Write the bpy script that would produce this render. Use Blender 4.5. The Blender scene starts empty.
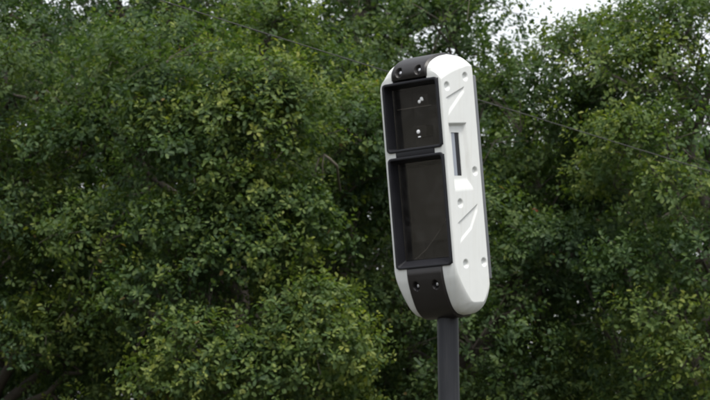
import bpy, bmesh, math, random
import numpy as np
from mathutils import Vector, Matrix, Euler

scene = bpy.context.scene
R = math.radians

# ------------------------------------------------------------------ camera
EYE = Vector((0.0, 0.0, 1.6))
PITCH = R(8.65)
FPX = 218.0 * 11.0                    # focal length in photograph pixels (710 wide)
cam_d = bpy.data.cameras.new('camera')
cam_d.sensor_width = 36.0
cam_d.lens = 36.0 * FPX / 710.0
cam_d.clip_start = 0.1
cam_d.clip_end = 4000.0
cam_d.dof.use_dof = True
cam_d.dof.focus_distance = 11.2
cam_d.dof.aperture_fstop = 8.5
cam = bpy.data.objects.new('camera', cam_d)
scene.collection.objects.link(cam)
cam.location = EYE
cam.rotation_euler = (R(90) + PITCH, 0, 0)
scene.camera = cam

# ------------------------------------------------------------------ sky, sun, exposure
SUN_EL, SUN_AZ = R(66), R(165)        # azimuth clockwise from +Y (the view direction): high, behind the viewer
world = bpy.data.worlds.new('World')
scene.world = world
world.use_nodes = True
wn = world.node_tree
bg = wn.nodes['Background']
sky = wn.nodes.new('ShaderNodeTexSky')
sky.sky_type = 'NISHITA'
sky.sun_disc = False
sky.sun_elevation = SUN_EL
sky.sun_rotation = SUN_AZ
sky.dust_density = 4.0
sky.air_density = 1.4
hs = wn.nodes.new('ShaderNodeHueSaturation')
hs.inputs['Saturation'].default_value = 0.22      # cloud veil: nearly white
hs.inputs['Value'].default_value = 1.0
wn.links.new(sky.outputs[0], hs.inputs['Color'])
wn.links.new(hs.outputs[0], bg.inputs[0])
bg.inputs[1].default_value = 0.145

sun_d = bpy.data.lights.new('sun', 'SUN')
sun_d.energy = 1.5
sun_d.angle = R(12)
sun_d.color = (1.0, 0.95, 0.86)
sun = bpy.data.objects.new('sun', sun_d)
scene.collection.objects.link(sun)
sdir = Vector((math.sin(SUN_AZ) * math.cos(SUN_EL), math.cos(SUN_AZ) * math.cos(SUN_EL), math.sin(SUN_EL)))
sun.rotation_euler = sdir.to_track_quat('Z', 'Y').to_euler()
sun.location = (0, 0, 30)

scene.view_settings.view_transform = 'Standard'
scene.view_settings.look = 'None'
scene.view_settings.exposure = 1.08
scene.view_settings.gamma = 1.0
scene.view_settings.use_curve_mapping = False
scene.render.engine = 'CYCLES'
scene.cycles.use_denoising = True
scene.cycles.max_bounces = 8
scene.cycles.transparent_max_bounces = 12
scene.cycles.filter_width = 1.9

# ------------------------------------------------------------------ helpers
def link(o, parent=None):
    scene.collection.objects.link(o)
    if parent is not None:
        o.parent = parent
    return o

def empty(name, loc=(0, 0, 0)):
    o = bpy.data.objects.new(name, None)
    o.location = loc
    o.empty_display_size = 0.2
    return link(o)

def tag(o, label=None, cat=None, group=None, kind=None):
    if label: o['label'] = label
    if cat: o['category'] = cat
    if group: o['group'] = group
    if kind: o['kind'] = kind
    return o

def mesh_obj(name, verts, faces, mat, parent=None, M=None, smooth=None, recalc=True):
    me = bpy.data.meshes.new(name)
    if M is not None:
        verts = [M @ Vector(v) for v in verts]
    me.from_pydata([tuple(v) for v in verts], [], faces)
    if recalc:
        bm = bmesh.new(); bm.from_mesh(me)
        bmesh.ops.remove_doubles(bm, verts=bm.verts, dist=1e-6)
        bmesh.ops.recalc_face_normals(bm, faces=bm.faces)
        bm.to_mesh(me); bm.free()
    if smooth is not None:
        me.shade_smooth()
        me.set_sharp_from_angle(angle=R(smooth))
    me.materials.append(mat)
    return link(bpy.data.objects.new(name, me), parent)

def at(px, py, Y):
    """World point on the plane y = Y seen at photograph pixel (px, py)."""
    c, s = math.cos(PITCH), math.sin(PITCH)
    u, v = (px - 355) / FPX, (200 - py) / FPX
    d = Vector((u, c - v * s, s + v * c))
    return EYE + d * (Y / d.y)

def material(name):
    m = bpy.data.materials.new(name)
    m.use_nodes = True
    nt = m.node_tree
    return m, nt, nt.nodes['Principled BSDF']

def plastic(name, col, rough, var=0.12, scale=9.0, bump=0.0, bscale=300, spec=0.5, streak=None):
    m, nt, b = material(name)
    tc = nt.nodes.new('ShaderNodeTexCoord')
    n = nt.nodes.new('ShaderNodeTexNoise'); n.inputs['Scale'].default_value = scale
    n.inputs['Detail'].default_value = 6; n.inputs['Roughness'].default_value = 0.65
    nt.links.new(tc.outputs['Object'], n.inputs['Vector'])
    r = nt.nodes.new('ShaderNodeValToRGB')
    r.color_ramp.elements[0].position = 0.3; r.color_ramp.elements[1].position = 0.7
    r.color_ramp.elements[0].color = tuple(c * (1 - var) for c in col) + (1,)
    r.color_ramp.elements[1].color = tuple(min(c * (1 + var * 0.5), 0.9) for c in col) + (1,)
    nt.links.new(n.outputs['Fac'], r.inputs['Fac'])
    out = r.outputs[0]
    if streak:                                   # faint dirt streaks running down the surface
        mp = nt.nodes.new('ShaderNodeMapping'); mp.inputs['Scale'].default_value = (60, 60, 3)
        nt.links.new(tc.outputs['Object'], mp.inputs['Vector'])
        n2 = nt.nodes.new('ShaderNodeTexNoise'); n2.inputs['Scale'].default_value = 1.0; n2.inputs['Detail'].default_value = 4
        nt.links.new(mp.outputs[0], n2.inputs['Vector'])
        r2 = nt.nodes.new('ShaderNodeValToRGB')
        r2.color_ramp.elements[0].position = 0.52; r2.color_ramp.elements[1].position = 0.8
        r2.color_ramp.elements[0].color = (0, 0, 0, 1); r2.color_ramp.elements[1].color = (streak[1],) * 3 + (1,)
        nt.links.new(n2.outputs['Fac'], r2.inputs['Fac'])
        mx = nt.nodes.new('ShaderNodeMixRGB'); mx.inputs[2].default_value = streak[0] + (1,)
        nt.links.new(r2.outputs[0], mx.inputs[0]); nt.links.new(out, mx.inputs[1])
        out = mx.outputs[0]
    nt.links.new(out, b.inputs['Base Color'])
    rr = nt.nodes.new('ShaderNodeMapRange')
    rr.inputs['To Min'].default_value = rough - 0.08; rr.inputs['To Max'].default_value = rough + 0.1
    nt.links.new(n.outputs['Fac'], rr.inputs['Value'])
    nt.links.new(rr.outputs[0], b.inputs['Roughness'])
    b.inputs['Specular IOR Level'].default_value = spec
    if bump:
        n3 = nt.nodes.new('ShaderNodeTexNoise'); n3.inputs['Scale'].default_value = bscale; n3.inputs['Detail'].default_value = 2
        nt.links.new(tc.outputs['Object'], n3.inputs['Vector'])
        bp = nt.nodes.new('ShaderNodeBump'); bp.inputs['Strength'].default_value = bump; bp.inputs['Distance'].default_value = 0.001
        nt.links.new(n3.outputs['Fac'], bp.inputs['Height'])
        nt.links.new(bp.outputs[0], b.inputs['Normal'])
    return m

M_WHITE = plastic('white_shell_plastic', (0.53, 0.545, 0.54), 0.45, var=0.03, scale=14, bump=0.15, streak=((0.36, 0.34, 0.28), 0.24))
M_BLACK = plastic('black_strip_plastic', (0.0105, 0.0090, 0.0092), 0.42, var=0.25, bump=0.25, spec=.42)
M_FRAME = plastic('black_frame_plastic', (0.0075, 0.0078, 0.011), 0.5, var=0.2, bump=0.2, spec=.3)
M_INSIDE = plastic('dark_interior', (0.007, 0.006, 0.0055), 0.75, var=0.25)
M_BACK = plastic('grey_back_metal', (0.10, 0.105, 0.115), 0.45, var=0.15, bump=0.1)
M_POLE = plastic('charcoal_pole_paint', (0.012, 0.0135, 0.0175), 0.5, var=0.25, scale=7, bump=0.25, spec=.28, streak=((0.05, 0.05, 0.05), 0.35))
M_STEEL = plastic('bolt_steel', (0.62, 0.63, 0.66), 0.3, var=0.1)
M_STEEL.node_tree.nodes['Principled BSDF'].inputs['Metallic'].default_value = 0.9
M_GLINT = plastic('white_glint', (0.82, 0.83, 0.85), 0.35, var=0.04)  # plain white standing in for bright glints on the upper window
M_GREYPART = plastic('grey_fitting', (0.16, 0.155, 0.15), 0.5, var=0.1)
M_SLOT = plastic('slot_lens_blue_grey', (0.20, 0.22, 0.26), 0.2, var=0.06)
M_CABLE = plastic('weathered_cable_sheath', (0.038, 0.039, 0.036), 0.7, var=0.3, scale=3)
M_CONCRETE = plastic('concrete_footing', (0.32, 0.31, 0.29), 0.85, var=0.2, bump=0.5, bscale=120)

def glass_material():
    m = bpy.data.materials.new('window_glass'); m.use_nodes = True
    nt = m.node_tree
    nt.nodes.remove(nt.nodes['Principled BSDF'])
    out = nt.nodes['Material Output']
    tr = nt.nodes.new('ShaderNodeBsdfTransparent'); tr.inputs[0].default_value = (0.93, 0.91, 0.89, 1)
    gl = nt.nodes.new('ShaderNodeBsdfGlossy'); gl.inputs['Roughness'].default_value = 0.03
    tc = nt.nodes.new('ShaderNodeTexCoord')
    n = nt.nodes.new('ShaderNodeTexNoise'); n.inputs['Scale'].default_value = 7; n.inputs['Detail'].default_value = 3
    nt.links.new(tc.outputs['Object'], n.inputs['Vector'])
    mr = nt.nodes.new('ShaderNodeMapRange'); mr.inputs['To Min'].default_value = 0.02; mr.inputs['To Max'].default_value = 0.12
    nt.links.new(n.outputs['Fac'], mr.inputs['Value']); nt.links.new(mr.outputs[0], gl.inputs['Roughness'])
    fr = nt.nodes.new('ShaderNodeFresnel'); fr.inputs[0].default_value = 1.42
    mx = nt.nodes.new('ShaderNodeMixShader')
    nt.links.new(fr.outputs[0], mx.inputs[0]); nt.links.new(tr.outputs[0], mx.inputs[1]); nt.links.new(gl.outputs[0], mx.inputs[2])
    df = nt.nodes.new('ShaderNodeBsdfDiffuse'); df.inputs[0].default_value = (0.42, 0.41, 0.41, 1)
    n2 = nt.nodes.new('ShaderNodeTexNoise'); n2.inputs['Scale'].default_value = 11; n2.inputs['Detail'].default_value = 7
    n2.inputs['Distortion'].default_value = 1.6
    nt.links.new(tc.outputs['Object'], n2.inputs['Vector'])
    m2 = nt.nodes.new('ShaderNodeMapRange'); m2.inputs['From Min'].default_value = .42; m2.inputs['From Max'].default_value = .75
    m2.inputs['To Min'].default_value = 0.004; m2.inputs['To Max'].default_value = 0.028
    nt.links.new(n2.outputs['Fac'], m2.inputs['Value'])
    mx2 = nt.nodes.new('ShaderNodeMixShader')
    nt.links.new(m2.outputs[0], mx2.inputs[0]); nt.links.new(mx.outputs[0], mx2.inputs[1]); nt.links.new(df.outputs[0], mx2.inputs[2])
    nt.links.new(mx2.outputs[0], out.inputs[0])
    return m
M_GLASS = glass_material()

def leaf_material(name, cols, trans=0.36):
    m, nt, b = material(name)
    a = nt.nodes.new('ShaderNodeAttribute'); a.attribute_name = 'tint'
    r = nt.nodes.new('ShaderNodeValToRGB')
    el = r.color_ramp.elements
    el[0].position = 0.0; el[0].color = cols[0] + (1,)
    el[1].position = 1.0; el[1].color = cols[-1] + (1,)
    for i, c in enumerate(cols[1:-1]):
        e = el.new((i + 1) / (len(cols) - 1)); e.color = c + (1,)
    nt.links.new(a.outputs['Fac'], r.inputs['Fac'])
    nt.links.new(r.outputs[0], b.inputs['Base Color'])
    b.inputs['Roughness'].default_value = 0.55
    b.inputs['Specular IOR Level'].default_value = 0.18
    t = nt.nodes.new('ShaderNodeBsdfTranslucent')
    g = nt.nodes.new('ShaderNodeMixRGB'); g.blend_type = 'MULTIPLY'; g.inputs[0].default_value = 1
    g.inputs[2].default_value = (1.5, 1.6, 0.6, 1)
    nt.links.new(r.outputs[0], g.inputs[1]); nt.links.new(g.outputs[0], t.inputs[0])
    mx = nt.nodes.new('ShaderNodeMixShader'); mx.inputs[0].default_value = trans
    nt.links.new(b.outputs[0], mx.inputs[1]); nt.links.new(t.outputs[0], mx.inputs[2])
    nt.links.new(mx.outputs[0], nt.nodes['Material Output'].inputs[0])
    return m
# tint 0 mature dark leaf .. 0.8 young yellow-green tip .. 1.0 withered brown
OAK = [(0.029, 0.056, 0.023), (0.045, 0.079, 0.026), (0.069, 0.105, 0.029), (0.116, 0.146, 0.033), (0.17, 0.19, 0.043), (0.14, 0.085, 0.035)]
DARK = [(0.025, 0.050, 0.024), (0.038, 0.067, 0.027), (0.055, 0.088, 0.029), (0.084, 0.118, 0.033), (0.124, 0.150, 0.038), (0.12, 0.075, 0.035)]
M_LEAF = leaf_material('oak_leaf', OAK)
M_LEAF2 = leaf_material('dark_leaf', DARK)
M_BARK = plastic('bark', (0.050, 0.042, 0.033), 0.9, var=0.45, scale=5, bump=0.8, bscale=40)
M_TWIG = plastic('bare_twig_bark', (0.12, 0.105, 0.08), 0.85, var=0.3, scale=8)
M_REDLEAF = plastic('red_leaf', (0.24, 0.06, 0.03), 0.55, var=0.3, scale=20)

# ------------------------------------------------------------------ ground
def ground():
    m, nt, b = material('rough_grass_ground')
    tc = nt.nodes.new('ShaderNodeTexCoord')
    n = nt.nodes.new('ShaderNodeTexNoise'); n.inputs['Scale'].default_value = 0.6; n.inputs['Detail'].default_value = 12
    n.inputs['Roughness'].default_value = 0.7
    nt.links.new(tc.outputs['Object'], n.inputs['Vector'])
    r = nt.nodes.new('ShaderNodeValToRGB')
    r.color_ramp.elements[0].position = 0.35; r.color_ramp.elements[0].color = (0.034, 0.028, 0.022, 1)
    r.color_ramp.elements[1].position = 0.6; r.color_ramp.elements[1].color = (0.042, 0.042, 0.024, 1)
    nt.links.new(n.outputs['Fac'], r.inputs['Fac']); nt.links.new(r.outputs[0], b.inputs['Base Color'])
    b.inputs['Roughness'].default_value = 0.95
    bp = nt.nodes.new('ShaderNodeBump'); bp.inputs['Strength'].default_value = 0.6; bp.inputs['Distance'].default_value = 0.05
    n2 = nt.nodes.new('ShaderNodeTexNoise'); n2.inputs['Scale'].default_value = 25; n2.inputs['Detail'].default_value = 5
    nt.links.new(tc.outputs['Object'], n2.inputs['Vector'])
    nt.links.new(n2.outputs['Fac'], bp.inputs['Height']); nt.links.new(bp.outputs[0], b.inputs['Normal'])
    L = 1500
    o = mesh_obj('ground', [(-L, -L, 0), (L, -L, 0), (L, L, 0), (-L, L, 0)], [(0, 1, 2, 3)], m, recalc=False)
    tag(o, kind='structure')
ground()

# ------------------------------------------------------------------ speed camera on its pole
YAW, LEAN = R(40), R(7)
HO = at(436, 187, 11.0)                                    # centre of the housing
MH = Matrix.Translation(HO) @ Matrix.Rotation(-YAW, 4, 'Z') @ Matrix.Rotation(LEAN, 4, 'X')
foot = MH @ Vector((0, 0.012, -0.58))
base = Vector((foot.x + 0.025, foot.y + 0.01, 0))
cam_root = empty('speed_camera', base)
tag(cam_root, 'tall white and black roadside speed camera leaning forward on a charcoal pole', 'speed camera')
ML = Matrix.Translation(-base) @ MH                        # housing coordinates -> root coordinates

def pchip(keys, k):
    xs = np.array([a[0] for a in keys], float); out = []
    for c in (1, 2):
        ys = np.array([a[c] for a in keys], float)
        h = np.diff(xs); d = np.diff(ys) / h
        m = np.zeros_like(ys); m[0] = d[0]; m[-1] = d[-1]
        for i in range(1, len(xs) - 1):
            if d[i - 1] * d[i] > 0:
                w1, w2 = 2 * h[i] + h[i - 1], h[i] + 2 * h[i - 1]
                m[i] = (w1 + w2) / (w1 / d[i - 1] + w2 / d[i])
        i = int(np.clip(np.searchsorted(xs, k) - 1, 0, len(xs) - 2))
        t = (k - xs[i]) / h[i]
        out.append((2*t**3 - 3*t*t + 1) * ys[i] + (t**3 - 2*t*t + t) * h[i] * m[i] + (-2*t**3 + 3*t*t) * ys[i+1] + (t**3 - t*t) * h[i] * m[i+1])
    return out[0], out[1]

# straight middle: more keys keep k equal to z there
def straight(K):
    a, b = [q for q in K if q[0] == -.37][0], [q for q in K if q[0] == .47][0]
    mid = [(k, a[1], k) for k in (-.30, -.25, -.2, -.1, 0, .05, .1, .14, .2, .25, .3, .35, .4)]
    return [q for q in K if q[0] <= -.37] + mid + [q for q in K if q[0] >= .47]
# side profile (k, y, z): full outline (o) and outline of the flat flank (i), front and back edge
FO = [(-1, -.010, -.602), (-.9, -.045, -.594), (-.8, -.080, -.566), (-.7, -.105, -.518), (-.6, -.122, -.468), (-.5, -.132, -.42), (-.37, -.135, -.37),
      (.47, -.135, .47), (.5, -.135, .505), (.6, -.132, .535), (.7, -.115, .560), (.8, -.080, .582), (.9, -.035, .598), (1, .015, .607)]
FI = [(-1, .012, -.547), (-.9, -.010, -.547), (-.8, -.027, -.544), (-.7, -.062, -.507), (-.6, -.100, -.450), (-.5, -.125, -.402), (-.37, -.131, -.37),
      (.47, -.131, .465), (.5, -.129, .476), (.6, -.115, .484), (.7, -.085, .497), (.8, -.050, .510), (.9, -.015, .521), (1, .020, .531)]
BO = [(-1, -.010, -.602), (-.8, .045, -.598), (-.7, .075, -.582), (-.6, .100, -.548), (-.5, .115, -.480), (-.37, .115, -.37),
      (.47, .115, .47), (.5, .115, .515), (.6, .115, .560), (.7, .108, .585), (.8, .090, .600), (1, .015, .607)]
BI = [(-1, .012, -.547), (-.8, .055, -.546), (-.7, .075, -.525), (-.6, .095, -.495), (-.5, .112, -.462), (-.37, .112, -.37),
      (.47, .112, .47), (.5, .112, .508), (.6, .111, .535), (.7, .105, .546), (.8, .085, .546), (1, .020, .531)]
FO, FI, BO, BI = straight(FO), straight(FI), straight(BO), straight(BI)
FRAMES = [(.169, .493), (-.372, .146)]                     # z extents of the two window frames

def sstep(x):
    x = np.clip(x, 0, 1); return x * x * (3 - 2 * x)

def poly_recess(y, z, poly, ramps):
    """0 outside .. 1 on the floor of a convex recess with one ramp width per edge"""
    P = [np.array(p) for p in poly]; c = sum(P) / len(P)
    f = np.ones_like(y)
    for i in range(len(P)):
        a, b = P[i], P[(i + 1) % len(P)]
        t = (b - a) / np.linalg.norm(b - a); n = np.array([-t[1], t[0]])
        if (c - a) @ n < 0: n = -n
        f = np.minimum(f, sstep(((y - a[0]) * n[0] + (z - a[1]) * n[1]) / ramps[i]))
    return f

def flank_depth(y, z):
    d = np.zeros_like(y)
    for cy, cz in ((-.091, .447), (.053, .496), (.070, .056), (-.061, -.092), (-.056, -.370), (.082, -.366)):
        r = np.hypot(y - cy, z - cz)
        d = np.maximum(d, .011 * sstep((.0225 - r) / .014))
    d = np.maximum(d, .005 * poly_recess(y, z, [(-.112, .390), (.041, .449), (.037, .420), (-.104, .303)], [.004, .010, .018, .03]))
    d = np.maximum(d, .005 * poly_recess(y, z, [(-.099, -.188), (.071, -.095), (.064, -.132), (.011, -.212), (-.091, -.280)], [.004, .010, .014, .014, .03]))
    d = np.maximum(d, .017 * poly_recess(y, z, [(-.103, .277), (.036, .281), (.050, -.034), (-.093, -.042)], [.014, .024, .065, .010]))
    s = ((y > -.0665) & (y < -.0075) & (z > .036) & (z < .236)).astype(float)
    return d + s * .007

XS = 0.180
def make_shell(side):
    cuts = [(a + .010, b - .010) for a, b in FRAMES]
    ks = list(np.linspace(-1, -.5, 56)) + list(np.linspace(-.5, .5, 380)[1:-1]) + list(np.linspace(.5, 1, 56))
    for a, b in cuts: ks += [a - .0008, a, b, b + .0008]
    for zz in (.036, .236): ks += [zz - .0006, zz + .0006]
    ks = sorted(ks); n = len(ks); NC = 92
    s = np.linspace(0, 1, NC + 1)
    verts, faces = [], []
    def add(v):
        verts.append(v); return len(verts) - 1
    rows = []
    for k in ks:
        fo, fi, bo, bi = (pchip(K, k) for K in (FO, FI, BO, BI))
        e = float(sstep(np.array((abs(k) - .44) / (.16 if k > 0 else .42))))
        xb = .171 * (1 - e) + (.112 if k > 0 else .120) * e
        cut = any(a <= k <= b for a, b in cuts)
        xf = .166 if cut else .100
        def between(o, i, t, x0):       # rounded chamfer from the full outline to the flank
            return (x0 + (XS - x0) * t[0], o[0] + (i[0] - o[0]) * t[1], o[1] + (i[1] - o[1]) * t[1])
        T = [(0, 0), (.14, .03), (.30, .10), (.52, .27), (.74, .50), (.92, .77), (.985, .94)]
        col = [add((side * xf, fo[0], fo[1]))]
        col += [add((side * p[0], p[1], p[2])) for p in (between(fo, fi, t, max(xb, xf + .002)) for t in T)]
        y = fi[0] + (bi[0] - fi[0]) * s; z = fi[1] + (bi[1] - fi[1]) * s
        d = flank_depth(y, z) * sstep((s) / .02) * sstep((1 - s) / .02)
        col += [add((side * (XS - dd), yy, zz)) for dd, yy, zz in zip(d, y, z)]
        col += [add((side * p[0], p[1], p[2])) for p in (between(bo, bi, t, xb) for t in T[::-1])]
        col += [add((side * .100, bo[0], bo[1]))]
        rows.append(col)
    for i in range(n - 1):
        a, b = rows[i], rows[i + 1]
        for j in range(len(a) - 1):
            f = (a[j], a[j + 1], b[j + 1], b[j])
            faces.append(f if side > 0 else f[::-1])
    o = mesh_obj('side_shell', verts, faces, M_WHITE, cam_root, ML, smooth=50, recalc=True)
    return o
shell_r = make_shell(1); shell_l = make_shell(-1)

def box(name, lo, hi, mat, parent, M=ML, bev=0.0, seg=2):
    bm = bmesh.new()
    bmesh.ops.create_cube(bm, size=1)
    for v in bm.verts:
        v.co = Vector((lo[i] + (hi[i] - lo[i]) * (v.co[i] + .5) for i in range(3)))
    if bev:
        bmesh.ops.bevel(bm, geom=bm.edges[:], offset=bev, segments=seg, affect='EDGES', profile=.5)
    bm.transform(M)
    me = bpy.data.meshes.new(name); bm.to_mesh(me); bm.free()
    me.shade_smooth(); me.set_sharp_from_angle(angle=R(40))
    me.materials.append(mat)
    return link(bpy.data.objects.new(name, me), parent)

def lathe(name, prof, mat, parent, M, seg=24, smooth=40):
    """prof: (r, h) along the local z axis"""
    verts, faces = [], []
    for r, h in prof:
        for i in range(seg):
            a = 2 * math.pi * i / seg
            verts.append((r * math.cos(a), r * math.sin(a), h))
    for j in range(len(prof) - 1):
        for i in range(seg):
            faces.append((j*seg + i, j*seg + (i+1) % seg, (j+1)*seg + (i+1) % seg, (j+1)*seg + i))
    faces.append(tuple(range(seg))[::-1]); faces.append(tuple((len(prof)-1)*seg + i for i in range(seg)))
    return mesh_obj(name, verts, faces, mat, parent, M, smooth=smooth)

for sg, sh in ((1, shell_r), (-1, shell_l)):
    xa, xb_ = sorted((sg * (XS - .034), sg * (XS - .0205)))
    box('slot_lens', (xa, -.0655, .0368), (xb_, -.0380, .2352), M_SLOT, sh)
    box('slot_shutter', (xa, -.0375, .0368), (xb_, -.0085, .2352), M_FRAME, sh)

# black strip over the top, the bridge between the windows and the strip round the bottom
PROUD = .011
def make_strip(top):
    ks_f = np.linspace(.497, 1, 70) if top else np.linspace(-.375, -1, 90)
    prof = [pchip(FO, k) for k in ks_f] + [pchip(BO, k) for k in (np.linspace(1, .5, 40)[1:] if top else np.linspace(-1, -.5, 40)[1:])]
    P = np.array(prof); T = np.gradient(P, axis=0); T /= np.linalg.norm(T, axis=1)[:, None] + 1e-12
    N = np.stack([-T[:, 1], T[:, 0]], 1)
    if not top: N = -N
    L = np.concatenate([[0], np.cumsum(np.linalg.norm(np.diff(P, axis=0), axis=1))])
    xs = np.linspace(-.104, .104, 75)
    bl = .035 if top else .082                          # distance of the bolts along the strip
    verts, faces, cols = [], [], []
    for (p, nn, l) in zip(P, N, L):
        x = xs
        edge = sstep((.104 - np.abs(x)) / .010)
        off = PROUD * (.25 + .75 * edge) * float(sstep(np.array((l + .02) / .05)))
        for bx_ in (-.056, .056):
            dx = x - bx_; dl = l - bl
            r = np.hypot(dx, dl * (1.0 if dl > 0 else .75))
            off = off - .022 * sstep((.0195 - r) / .007)
        c = []
        for xx, oo in zip(x, off):
            verts.append((xx, p[0] + nn[0] * oo, p[1] + nn[1] * oo)); c.append(len(verts) - 1)
        # skirts down into the housing
        for sgn, src in ((-1, 0), (1, -1)):
            verts.append((xs[src], p[0] - nn[0] * .02, p[1] - nn[1] * .02))
            c.insert(0, len(verts) - 1) if sgn < 0 else c.append(len(verts) - 1)
        cols.append(c)
    for a, b in zip(cols[:-1], cols[1:]):
        for j in range(len(a) - 1):
            faces.append((a[j], a[j + 1], b[j + 1], b[j]))
    o = mesh_obj('centre_strip', verts, faces, M_BLACK, cam_root, ML, smooth=45)
    i = int(np.argmin(np.abs(L - bl)))
    for bx_ in (-.056, .056):
        pos = Vector((bx_, P[i, 0], P[i, 1])); nrm = Vector((0, N[i, 0], N[i, 1]))
        Mb = ML @ Matrix.Translation(pos - nrm * .012) @ nrm.to_track_quat('Z', 'Y').to_matrix().to_4x4()
        lathe('bolt', [(.0085, 0), (.0085, .006), (.0075, .009), (.004, .0105), (.0035, .0075), (.001, .0075)], M_STEEL, o, Mb, seg=16)
    return o
strip_t = make_strip(True); strip_b = make_strip(False)
bridge = box('window_bridge', (-.113, -.140, .140), (.113, -.06, .176), M_FRAME, cam_root, bev=.004)

def rrect(hx, z0, z1, r, y, n=6):
    pts = []
    for cx, cz, a0 in ((hx - r, z1 - r, 0), (-hx + r, z1 - r, 90), (-hx + r, z0 + r, 180), (hx - r, z0 + r, 270)):
        for i in range(n + 1):
            a = R(a0 + 90 * i / n)
            pts.append((cx + r * math.cos(a), y, cz + r * math.sin(a)))
    return pts

def make_frame(z0, z1, ledge):
    f = -.135
    loops = [rrect(.1630, z0, z1, .020, f + .022),
             rrect(.1630, z0, z1, .020, f - .004),
             rrect(.1618, z0 + .0012, z1 - .0012, .019, f - .0068),
             rrect(.1590, z0 + .004, z1 - .004, .017, f - .0080),
             rrect(.1535, z0 + .0095, z1 - .0105, .013, f - .0080),
             rrect(.1510, z0 + .0115, z1 - .0125, .012, f - .0068),
             rrect(.1500, z0 + .0125, z1 - .0140, .011, f - .0030),
             rrect(.1480, z0 + ledge, z1 - .026, .006, f + .057),
             rrect(.1370, z0 + ledge + .004, z1 - .030, .004, f + .0575),
             rrect(.1370, z0 + ledge + .004, z1 - .030, .004, f + .19)]
    verts = [p for l in loops for p in l]; n = len(loops[0]); faces = []
    for j in range(len(loops) - 1):
        for i in range(n):
            faces.append((j*n + i, j*n + (i+1) % n, (j+1)*n + (i+1) % n, (j+1)*n + i))
    faces.append(tuple((len(loops) - 1)*n + i for i in range(n)))
    fr = mesh_obj('window_frame', verts, faces, M_FRAME, cam_root, ML, smooth=35)
    g = box('window_glass', (-.1462, f + .050, z0 + ledge - .001), (.1462, f + .054, z1 - .0262), M_GLASS, fr)
    return fr
frame_u = make_frame(*FRAMES[0], .020)
frame_l = make_frame(*FRAMES[1], .042)
tag(frame_u, 'shorter upper window frame with sensor heads behind the glass and white modelled glints on it')
tag(frame_l, 'taller lower window frame with a pale sill')

# fittings seen through the upper glass: a mounting rail and two dark sensor heads; white pieces on the glass imitate glints
box('mounting_rail', (-.140, -.070, .3735), (.060, -.062, .3765), M_GREYPART, frame_u)
def sensor(cx, cz, kind):
    Mb = ML @ Matrix.Translation((cx, -.062, cz)) @ Matrix.Rotation(R(90), 4, 'X')
    s = box('sensor_head', (cx - .030, -.060, cz - .026), (cx + .030, -.005, cz + .026), M_INSIDE, frame_u, bev=.004)
    return Mb
sensor(.010, .405, 0)
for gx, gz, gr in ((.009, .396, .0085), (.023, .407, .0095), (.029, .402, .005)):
    lathe('white_glint', [(gr, -.001), (gr, .0015), (gr * .8, .003), (gr * .35, .0042), (.0008, .0044)], M_GLINT, frame_u,
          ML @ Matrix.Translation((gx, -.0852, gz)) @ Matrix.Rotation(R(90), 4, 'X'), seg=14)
Mb = sensor(-.012, .262, 1)
lathe('white_glint', [(.0095, -.001), (.0095, .003), (.006, .006), (.001, .0065)], M_GLINT, frame_u,
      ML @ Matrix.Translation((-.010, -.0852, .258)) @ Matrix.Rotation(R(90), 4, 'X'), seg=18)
box('white_glint', (-.014, -.0875, .231), (.002, -.0852, .237), M_GLINT, frame_u, bev=.001)

def tube(name, pts, radii, mat, parent=None, seg=6, M=None, smooth=60):
    verts, faces = tube_geo(pts, radii, seg)
    return mesh_obj(name, verts, faces, mat, parent, M, smooth=smooth, recalc=False)

def tube_geo(pts, radii, seg, off=0):
    verts, faces = [], []
    n = len(pts); pts = [Vector(p) for p in pts]
    ref = Vector((0.31, 0.17, 0.93)).normalized()
    for i, p in enumerate(pts):
        t = (pts[min(i + 1, n - 1)] - pts[max(i - 1, 0)]).normalized()
        if abs(t.dot(ref)) > .95: r2 = Vector((1, 0, 0))
        else: r2 = ref
        a = t.cross(r2).normalized(); b = t.cross(a)
        for j in range(seg):
            w = 2 * math.pi * j / seg
            verts.append(p + (a * math.cos(w) + b * math.sin(w)) * radii[i])
    for i in range(n - 1):
        for j in range(seg):
            faces.append((off + i*seg + j, off + i*seg + (j+1) % seg, off + (i+1)*seg + (j+1) % seg, off + (i+1)*seg + j))
    faces.append(tuple(off + (n-1)*seg + j for j in range(seg)))
    faces.append(tuple(off + j for j in range(seg))[::-1])
    return verts, faces

# thin grey tube behind the lower glass, modelled in place of a faint curved reflection
tube('reflected_curve', [(-.135, -.055, -.335), (-.10, -.05, -.318), (-.05, -.045, -.285), (-.005, -.045, -.245), (.04, -.045, -.20), (.075, -.045, -.165), (.085, -.04, -.12), (.075, -.04, -.05)],
     [.0022] * 8, M_GREYPART, frame_l, seg=6, M=ML)
box('dark_tray', (-.142, -.03, -.25), (.142, .03, .10), M_INSIDE, frame_l, bev=.006)

# back plate
box('back_plate', (-.172, .113, -.445), (.177, .142, .505), M_BACK, cam_root, bev=.006, seg=3)

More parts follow.
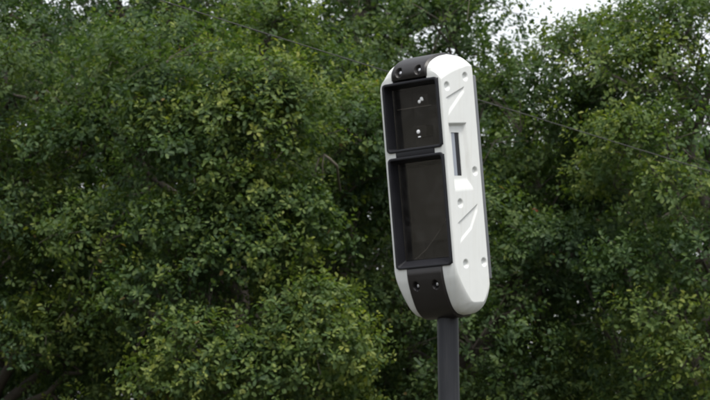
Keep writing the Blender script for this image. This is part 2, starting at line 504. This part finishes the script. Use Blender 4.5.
# pole
top = foot - base
axis = top.normalized()
q = axis.to_track_quat('Z', 'Y').to_matrix().to_4x4()
Lp = top.length
pole = lathe('pole', [(.0505, .0), (.0500, Lp * .3), (.0495, Lp)], M_POLE, cam_root, q, seg=40)
fl = lathe('base_flange', [(.15, .075), (.15, .093), (.06, .095), (.055, .14), (.0506, .145)], M_POLE, cam_root, Matrix.Identity(4), seg=32)
for i in range(4):
    a = R(45 + 90 * i)
    lathe('anchor_nut', [(.017, .093), (.017, .110), (.009, .111), (.009, .125)], M_STEEL, fl, Matrix.Translation((.12*math.cos(a), .12*math.sin(a), 0)), seg=6, smooth=20)
box('concrete_footing', (-.30, -.30, -.15), (.30, .30, .075), M_CONCRETE, cam_root, M=Matrix.Identity(4), bev=.015)
dr = box('access_door', (-.030, -.060, .55), (.030, -.047, .90), M_POLE, cam_root, M=Matrix.Identity(4), bev=.004)
lathe('door_lock', [(.008, 0), (.008, .004), (.005, .005)], M_STEEL, dr, Matrix.Translation((0, -.059, .86)) @ Matrix.Rotation(R(90), 4, 'X'), seg=12)

# ------------------------------------------------------------------ overhead cable
cpts = []
A = at(-700, -330, 12.0); Bm = at(340, 60, 17.5); Cc = at(900, 214, 21.5)
P0, P1 = at(150, -3, 16.5), at(558, 124.5, 19.0)
d = (P1 - P0)
for i in range(-40, 61):
    t = i / 12.0
    p = P0 + d * t
    p.z += 0.010 * (t - .5) ** 2 - .0025
    cpts.append(p)
tube('overhead_cable', cpts, [.0043] * len(cpts), M_CABLE, None, seg=8)
tag(bpy.data.objects['overhead_cable'], 'thin dark overhead cable sloping down to the right in front of the trees', 'cable')

# ------------------------------------------------------------------ trees
LEAF = np.array([(0, 0, 0), (.27, .42, .09), (.15, .93, -.05), (-.17, .96, -.05), (-.27, .50, .09)])   # (side, along, lift)
LEAF4 = np.array([(0, 0, 0), (.30, .58, .07), (0, 1.0, -.06), (-.30, .58, .07)])
LTRI4 = np.array([(0, 1, 2), (0, 2, 3)])
LTRI = np.array([(0, 1, 2), (0, 2, 3), (0, 3, 4)])

def unit(v):
    return v / (np.linalg.norm(v, axis=-1, keepdims=True) + 1e-9)

def leaf_mesh(name, base, axis, normal, size, tint, mat, parent, simple=False):
    LF, LT = (LEAF4, LTRI4) if simple else (LEAF, LTRI); nv = len(LF)
    side = unit(np.cross(axis, normal)); normal = np.cross(side, axis)
    n = len(base)
    V = (base[:, None, :] + size[:, None, None] * (LF[None, :, 0:1] * side[:, None, :] + LF[None, :, 1:2] * axis[:, None, :] + LF[None, :, 2:3] * normal[:, None, :]))
    V = V.reshape(-1, 3).astype(np.float32)
    F = (LT[None] + (np.arange(n) * nv)[:, None, None]).reshape(-1).astype(np.int32)
    me = bpy.data.meshes.new(name)
    me.vertices.add(len(V)); me.vertices.foreach_set('co', V.ravel())
    me.loops.add(len(F)); me.loops.foreach_set('vertex_index', F)
    nt = len(F) // 3
    me.polygons.add(nt)
    me.polygons.foreach_set('loop_start', np.arange(0, nt * 3, 3, dtype=np.int32))
    at_ = me.attributes.new('tint', 'FLOAT', 'POINT')
    at_.data.foreach_set('value', np.repeat(tint, nv).astype(np.float32))
    me.update(calc_edges=True)
    me.materials.append(mat)
    o = link(bpy.data.objects.new(name, me), parent)
    return o

def foliage(rng, centre, clumps, per, leaf=.063, young=.5, leaves=12):
    """clumps: (n,4) centre + radius, relative to the tree's foot; returns leaf arrays"""
    C = np.repeat(clumps[:, :3], per, 0); r = np.repeat(clumps[:, 3], per); ctint = np.repeat(rng.uniform(-.20, .16, len(clumps)), per)
    n = len(C)
    out = unit(C - centre) * .6 + np.array([0, 0, .65])
    d = unit(rng.normal(size=(n, 3)) + out)
    rad = r * (rng.uniform(0, 1, n) ** .33)
    p = C + d * rad[:, None] * np.array([1.1, 1.1, .62])
    ax = unit(d + np.array([0, 0, .35]) + rng.normal(size=(n, 3)) * .45)
    L = rng.uniform(.12, .26, n)
    stint = rng.normal(0, .10, n) + ctint
    # leaves along each spray
    t = np.tile(np.linspace(.12, 1.0, leaves), n) + rng.uniform(-.04, .04, n * leaves)
    P = np.repeat(p, leaves, 0); A = np.repeat(ax, leaves, 0); LL = np.repeat(L, leaves)
    base = P + A * (t * LL)[:, None]
    perp = unit(np.cross(A, rng.normal(size=(n * leaves, 3))))
    base = base + perp * rng.uniform(.0, .035, n * leaves)[:, None]
    la = unit(A * (.1 + .55 * t)[:, None] + perp * 1.0 + rng.normal(size=(n * leaves, 3)) * .15)
    up = np.array([0, 0, .55]) + A * .75 + rng.normal(size=(n * leaves, 3)) * .38
    size = leaf * rng.uniform(.55, 1.35, n * leaves) * (1.08 - .35 * t)
    outer = np.repeat(rad / r, leaves)
    tint = .22 + np.repeat(stint, leaves) + rng.normal(0, .07, n * leaves) + young * .42 * np.clip(t - .45, 0, 1) * outer
    tint = np.clip(tint, 0, .82)
    brown = rng.uniform(size=n * leaves) < .0015
    tint[brown] = .97
    return base, la, unit(up), size, tint

def limb_path(a, b, rng, n=7, sag=.0, wob=.08):
    a, b = Vector(a), Vector(b); Ld = (b - a).length
    pts = []
    for i in range(n):
        t = i / (n - 1)
        p = a.lerp(b, t) + Vector((0, 0, Ld * .16 * math.sin(math.pi * t)))
        if 0 < i < n - 1: p += Vector(rng.normal(size=3)) * wob * Ld * .5
        pts.append(p)
    return pts

def make_tree(name, label, X, Y, h, r, base_h, n_clump, per, seed, mat, extra=(), leaf=.063, young=.5, top_thin=0.0, skip=None, leaves=12):
    rng = np.random.default_rng(seed)
    root = empty(name, (X, Y, 0))
    tag(root, label, 'tree', 'trees behind the speed camera')
    cz = (h + base_h) / 2; hz = (h - base_h) / 2 * .9
    centre = np.array([0, 0, cz])
    # trunk
    tp = []; n = 9; wob = rng.normal(size=(n, 2)) * .09
    for i in range(n):
        t = i / (n - 1)
        tp.append((wob[i, 0] * t * 2, wob[i, 1] * t * 2, t * h * .82))
    tr = [.21 * (h / 9) * (1 - .80 * i / (n - 1)) * (1.35 if i == 0 else 1) for i in range(n)]
    tube('trunk', tp, tr, M_BARK, root, seg=10)
    def trunk_at(z):
        t = min(max(z / (h * .82), 0), .999) * (n - 1); i = int(t)
        return Vector(tp[i]).lerp(Vector(tp[i + 1]), t - i)
    # clumps
    cl = []
    while len(cl) < n_clump:
        v = rng.normal(size=3); v /= np.linalg.norm(v)
        f = rng.uniform(.16, 1) ** .4
        p = centre + v * f * np.array([r, r, hz]) * .88
        p[0] *= 1 + .12 * math.sin(p[2] * 1.7 + seed)
        if p[2] > cz + hz * .3 and rng.uniform() < top_thin: continue
        if skip is not None and skip(p + np.array([X, Y, 0])): continue
        cl.append((*p, rng.uniform(.42, .98)))
    for (px, py, yy, rr) in extra:
        w = at(px, py, yy); cl.append((w.x - X, w.y - Y, w.z, rr))
    cl = np.array(cl)
    # limbs, each carried to a clump; branchlets from the nearest limb to the other clumps
    order = rng.permutation(len(cl))[:14]
    nodes = []
    for ci in order:
        e = Vector(cl[ci][:3]); hd = math.hypot(e.x, e.y)
        a = trunk_at(max(base_h * .6, e.z - .55 * hd - .4))
        pts = limb_path(a, e, rng)
        rad = .075 * (h / 9)
        tube('limb', pts, [rad * (1 - .8 * i / 6) for i in range(7)], M_BARK, root, seg=7)
        nodes += [(p, rad * (1 - .8 * i / 6)) for i, p in enumerate(pts) if i > 1]
    vs, fs = [], []
    for c in cl:
        e = Vector(c[:3])
        p, rr = min(nodes, key=lambda q: (q[0] - e).length)
        if (p - e).length < .05: continue
        v, f = tube_geo(limb_path(p, e, rng, n=5, wob=.12), [min(rr, .028) * (1 - .7 * i / 4) for i in range(5)], 4, len(vs)); vs += v; fs += f
        for k in range(6):                                  # twigs fanning out inside the clump
            dv = Vector(unit(rng.normal(size=3) + np.array([0, 0, .5])))
            q = e + Vector((dv.x, dv.y, dv.z * .72)) * c[3] * 1.1
            v, f = tube_geo(limb_path(e, q, rng, n=4, wob=.14), [.009, .007, .005, .003], 3, len(vs)); vs += v; fs += f
    tag(mesh_obj('twigs', vs, fs, M_BARK, root, recalc=False), kind='stuff')
    b, a, nn, s, t = foliage(rng, centre, cl, per, leaf, young, leaves)
    tag(leaf_mesh('crown', b, a, nn, s, t, mat, root, simple=Y > 28), kind='stuff')
    return root

oak = make_tree('oak_tree', 'broad oak with bright young leaf tips filling the space left of the speed camera', -1.35, 24.6, 8.3, 2.55, 1.3, 66, 134, 11, M_LEAF, young=1.3,
          extra=[(245, 105, 22.6, .55), (275, 120, 22.5, .5), (215, 125, 22.6, .5), (190, 165, 22.5, .5), (165, 140, 22.7, .45),
                 (310, 310, 22.4, .45), (290, 340, 22.3, .5), (325, 350, 22.3, .5), (200, 350, 22.4, .55), (230, 370, 22.3, .5), (180, 385, 22.4, .5), (270, 385, 22.3, .5),
                 (235, 240, 22.6, .5), (215, 275, 22.6, .5), (262, 258, 22.5, .45), (240, 200, 22.5, .45), (180, 235, 22.6, .5), (285, 215, 22.6, .4), (160, 300, 22.7, .5)])
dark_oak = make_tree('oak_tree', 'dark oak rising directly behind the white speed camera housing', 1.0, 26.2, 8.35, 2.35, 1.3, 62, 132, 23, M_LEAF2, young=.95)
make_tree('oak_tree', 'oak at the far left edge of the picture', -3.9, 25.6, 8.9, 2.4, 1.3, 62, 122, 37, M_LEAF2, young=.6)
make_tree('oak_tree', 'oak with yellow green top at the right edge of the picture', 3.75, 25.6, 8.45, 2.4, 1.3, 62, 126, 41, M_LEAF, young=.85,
          extra=[(680, 200, 23.4, .5), (702, 260, 23.4, .55), (665, 320, 23.4, .5), (695, 370, 23.3, .55), (635, 270, 23.6, .45), (625, 150, 23.6, .45)])
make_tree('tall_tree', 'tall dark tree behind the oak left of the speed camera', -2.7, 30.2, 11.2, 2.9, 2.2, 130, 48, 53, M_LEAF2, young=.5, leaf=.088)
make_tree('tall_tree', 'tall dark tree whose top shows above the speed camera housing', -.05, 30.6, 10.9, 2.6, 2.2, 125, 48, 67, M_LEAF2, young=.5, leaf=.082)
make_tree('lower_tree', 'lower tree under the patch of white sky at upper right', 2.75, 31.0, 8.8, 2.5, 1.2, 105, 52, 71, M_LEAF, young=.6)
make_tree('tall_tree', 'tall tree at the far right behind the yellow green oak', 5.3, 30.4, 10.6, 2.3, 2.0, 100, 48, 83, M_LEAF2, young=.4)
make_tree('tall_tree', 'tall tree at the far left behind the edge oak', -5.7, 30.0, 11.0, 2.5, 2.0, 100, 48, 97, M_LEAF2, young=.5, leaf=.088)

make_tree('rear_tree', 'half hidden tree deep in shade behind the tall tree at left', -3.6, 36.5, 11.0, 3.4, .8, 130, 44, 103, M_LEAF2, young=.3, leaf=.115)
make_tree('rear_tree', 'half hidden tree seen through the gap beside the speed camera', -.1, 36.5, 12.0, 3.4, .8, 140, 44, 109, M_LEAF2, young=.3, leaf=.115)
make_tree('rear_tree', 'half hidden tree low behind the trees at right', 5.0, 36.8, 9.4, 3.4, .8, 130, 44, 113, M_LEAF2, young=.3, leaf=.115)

# a forked bare branch and a few reddened leaves one can pick out in the foliage
o0 = oak.location
def rel(px, py, Y, o): return at(px, py, Y) - o
bare = tube('bare_branch', [rel(340, 190, 23.6, o0), rel(338, 176, 23.0, o0), rel(337, 166, 22.6, o0), rel(330, 159, 22.5, o0), rel(324, 154.5, 22.5, o0), rel(319, 158, 22.5, o0), rel(316, 168, 22.5, o0), rel(315, 180, 22.6, o0)],
            [.016, .014, .013, .012, .011, .009, .008, .005], M_TWIG, oak, seg=6)
tube('side_twig', [rel(324, 154.5, 22.5, o0), rel(322.5, 164, 22.5, o0), rel(323, 180, 22.6, o0)], [.009, .008, .005], M_TWIG, bare, seg=6)
rng = np.random.default_rng(5)
o1 = dark_oak.location; c = np.array(rel(536, 209, 23.9, o1))
nb = 3
leaf_mesh('red_leaf_spray', c + rng.normal(size=(nb, 3)) * .016, unit(rng.normal(size=(nb, 3))), unit(rng.normal(size=(nb, 3)) + np.array([0, -.8, .6])), np.full(nb, .042), np.zeros(nb), M_REDLEAF, dark_oak)
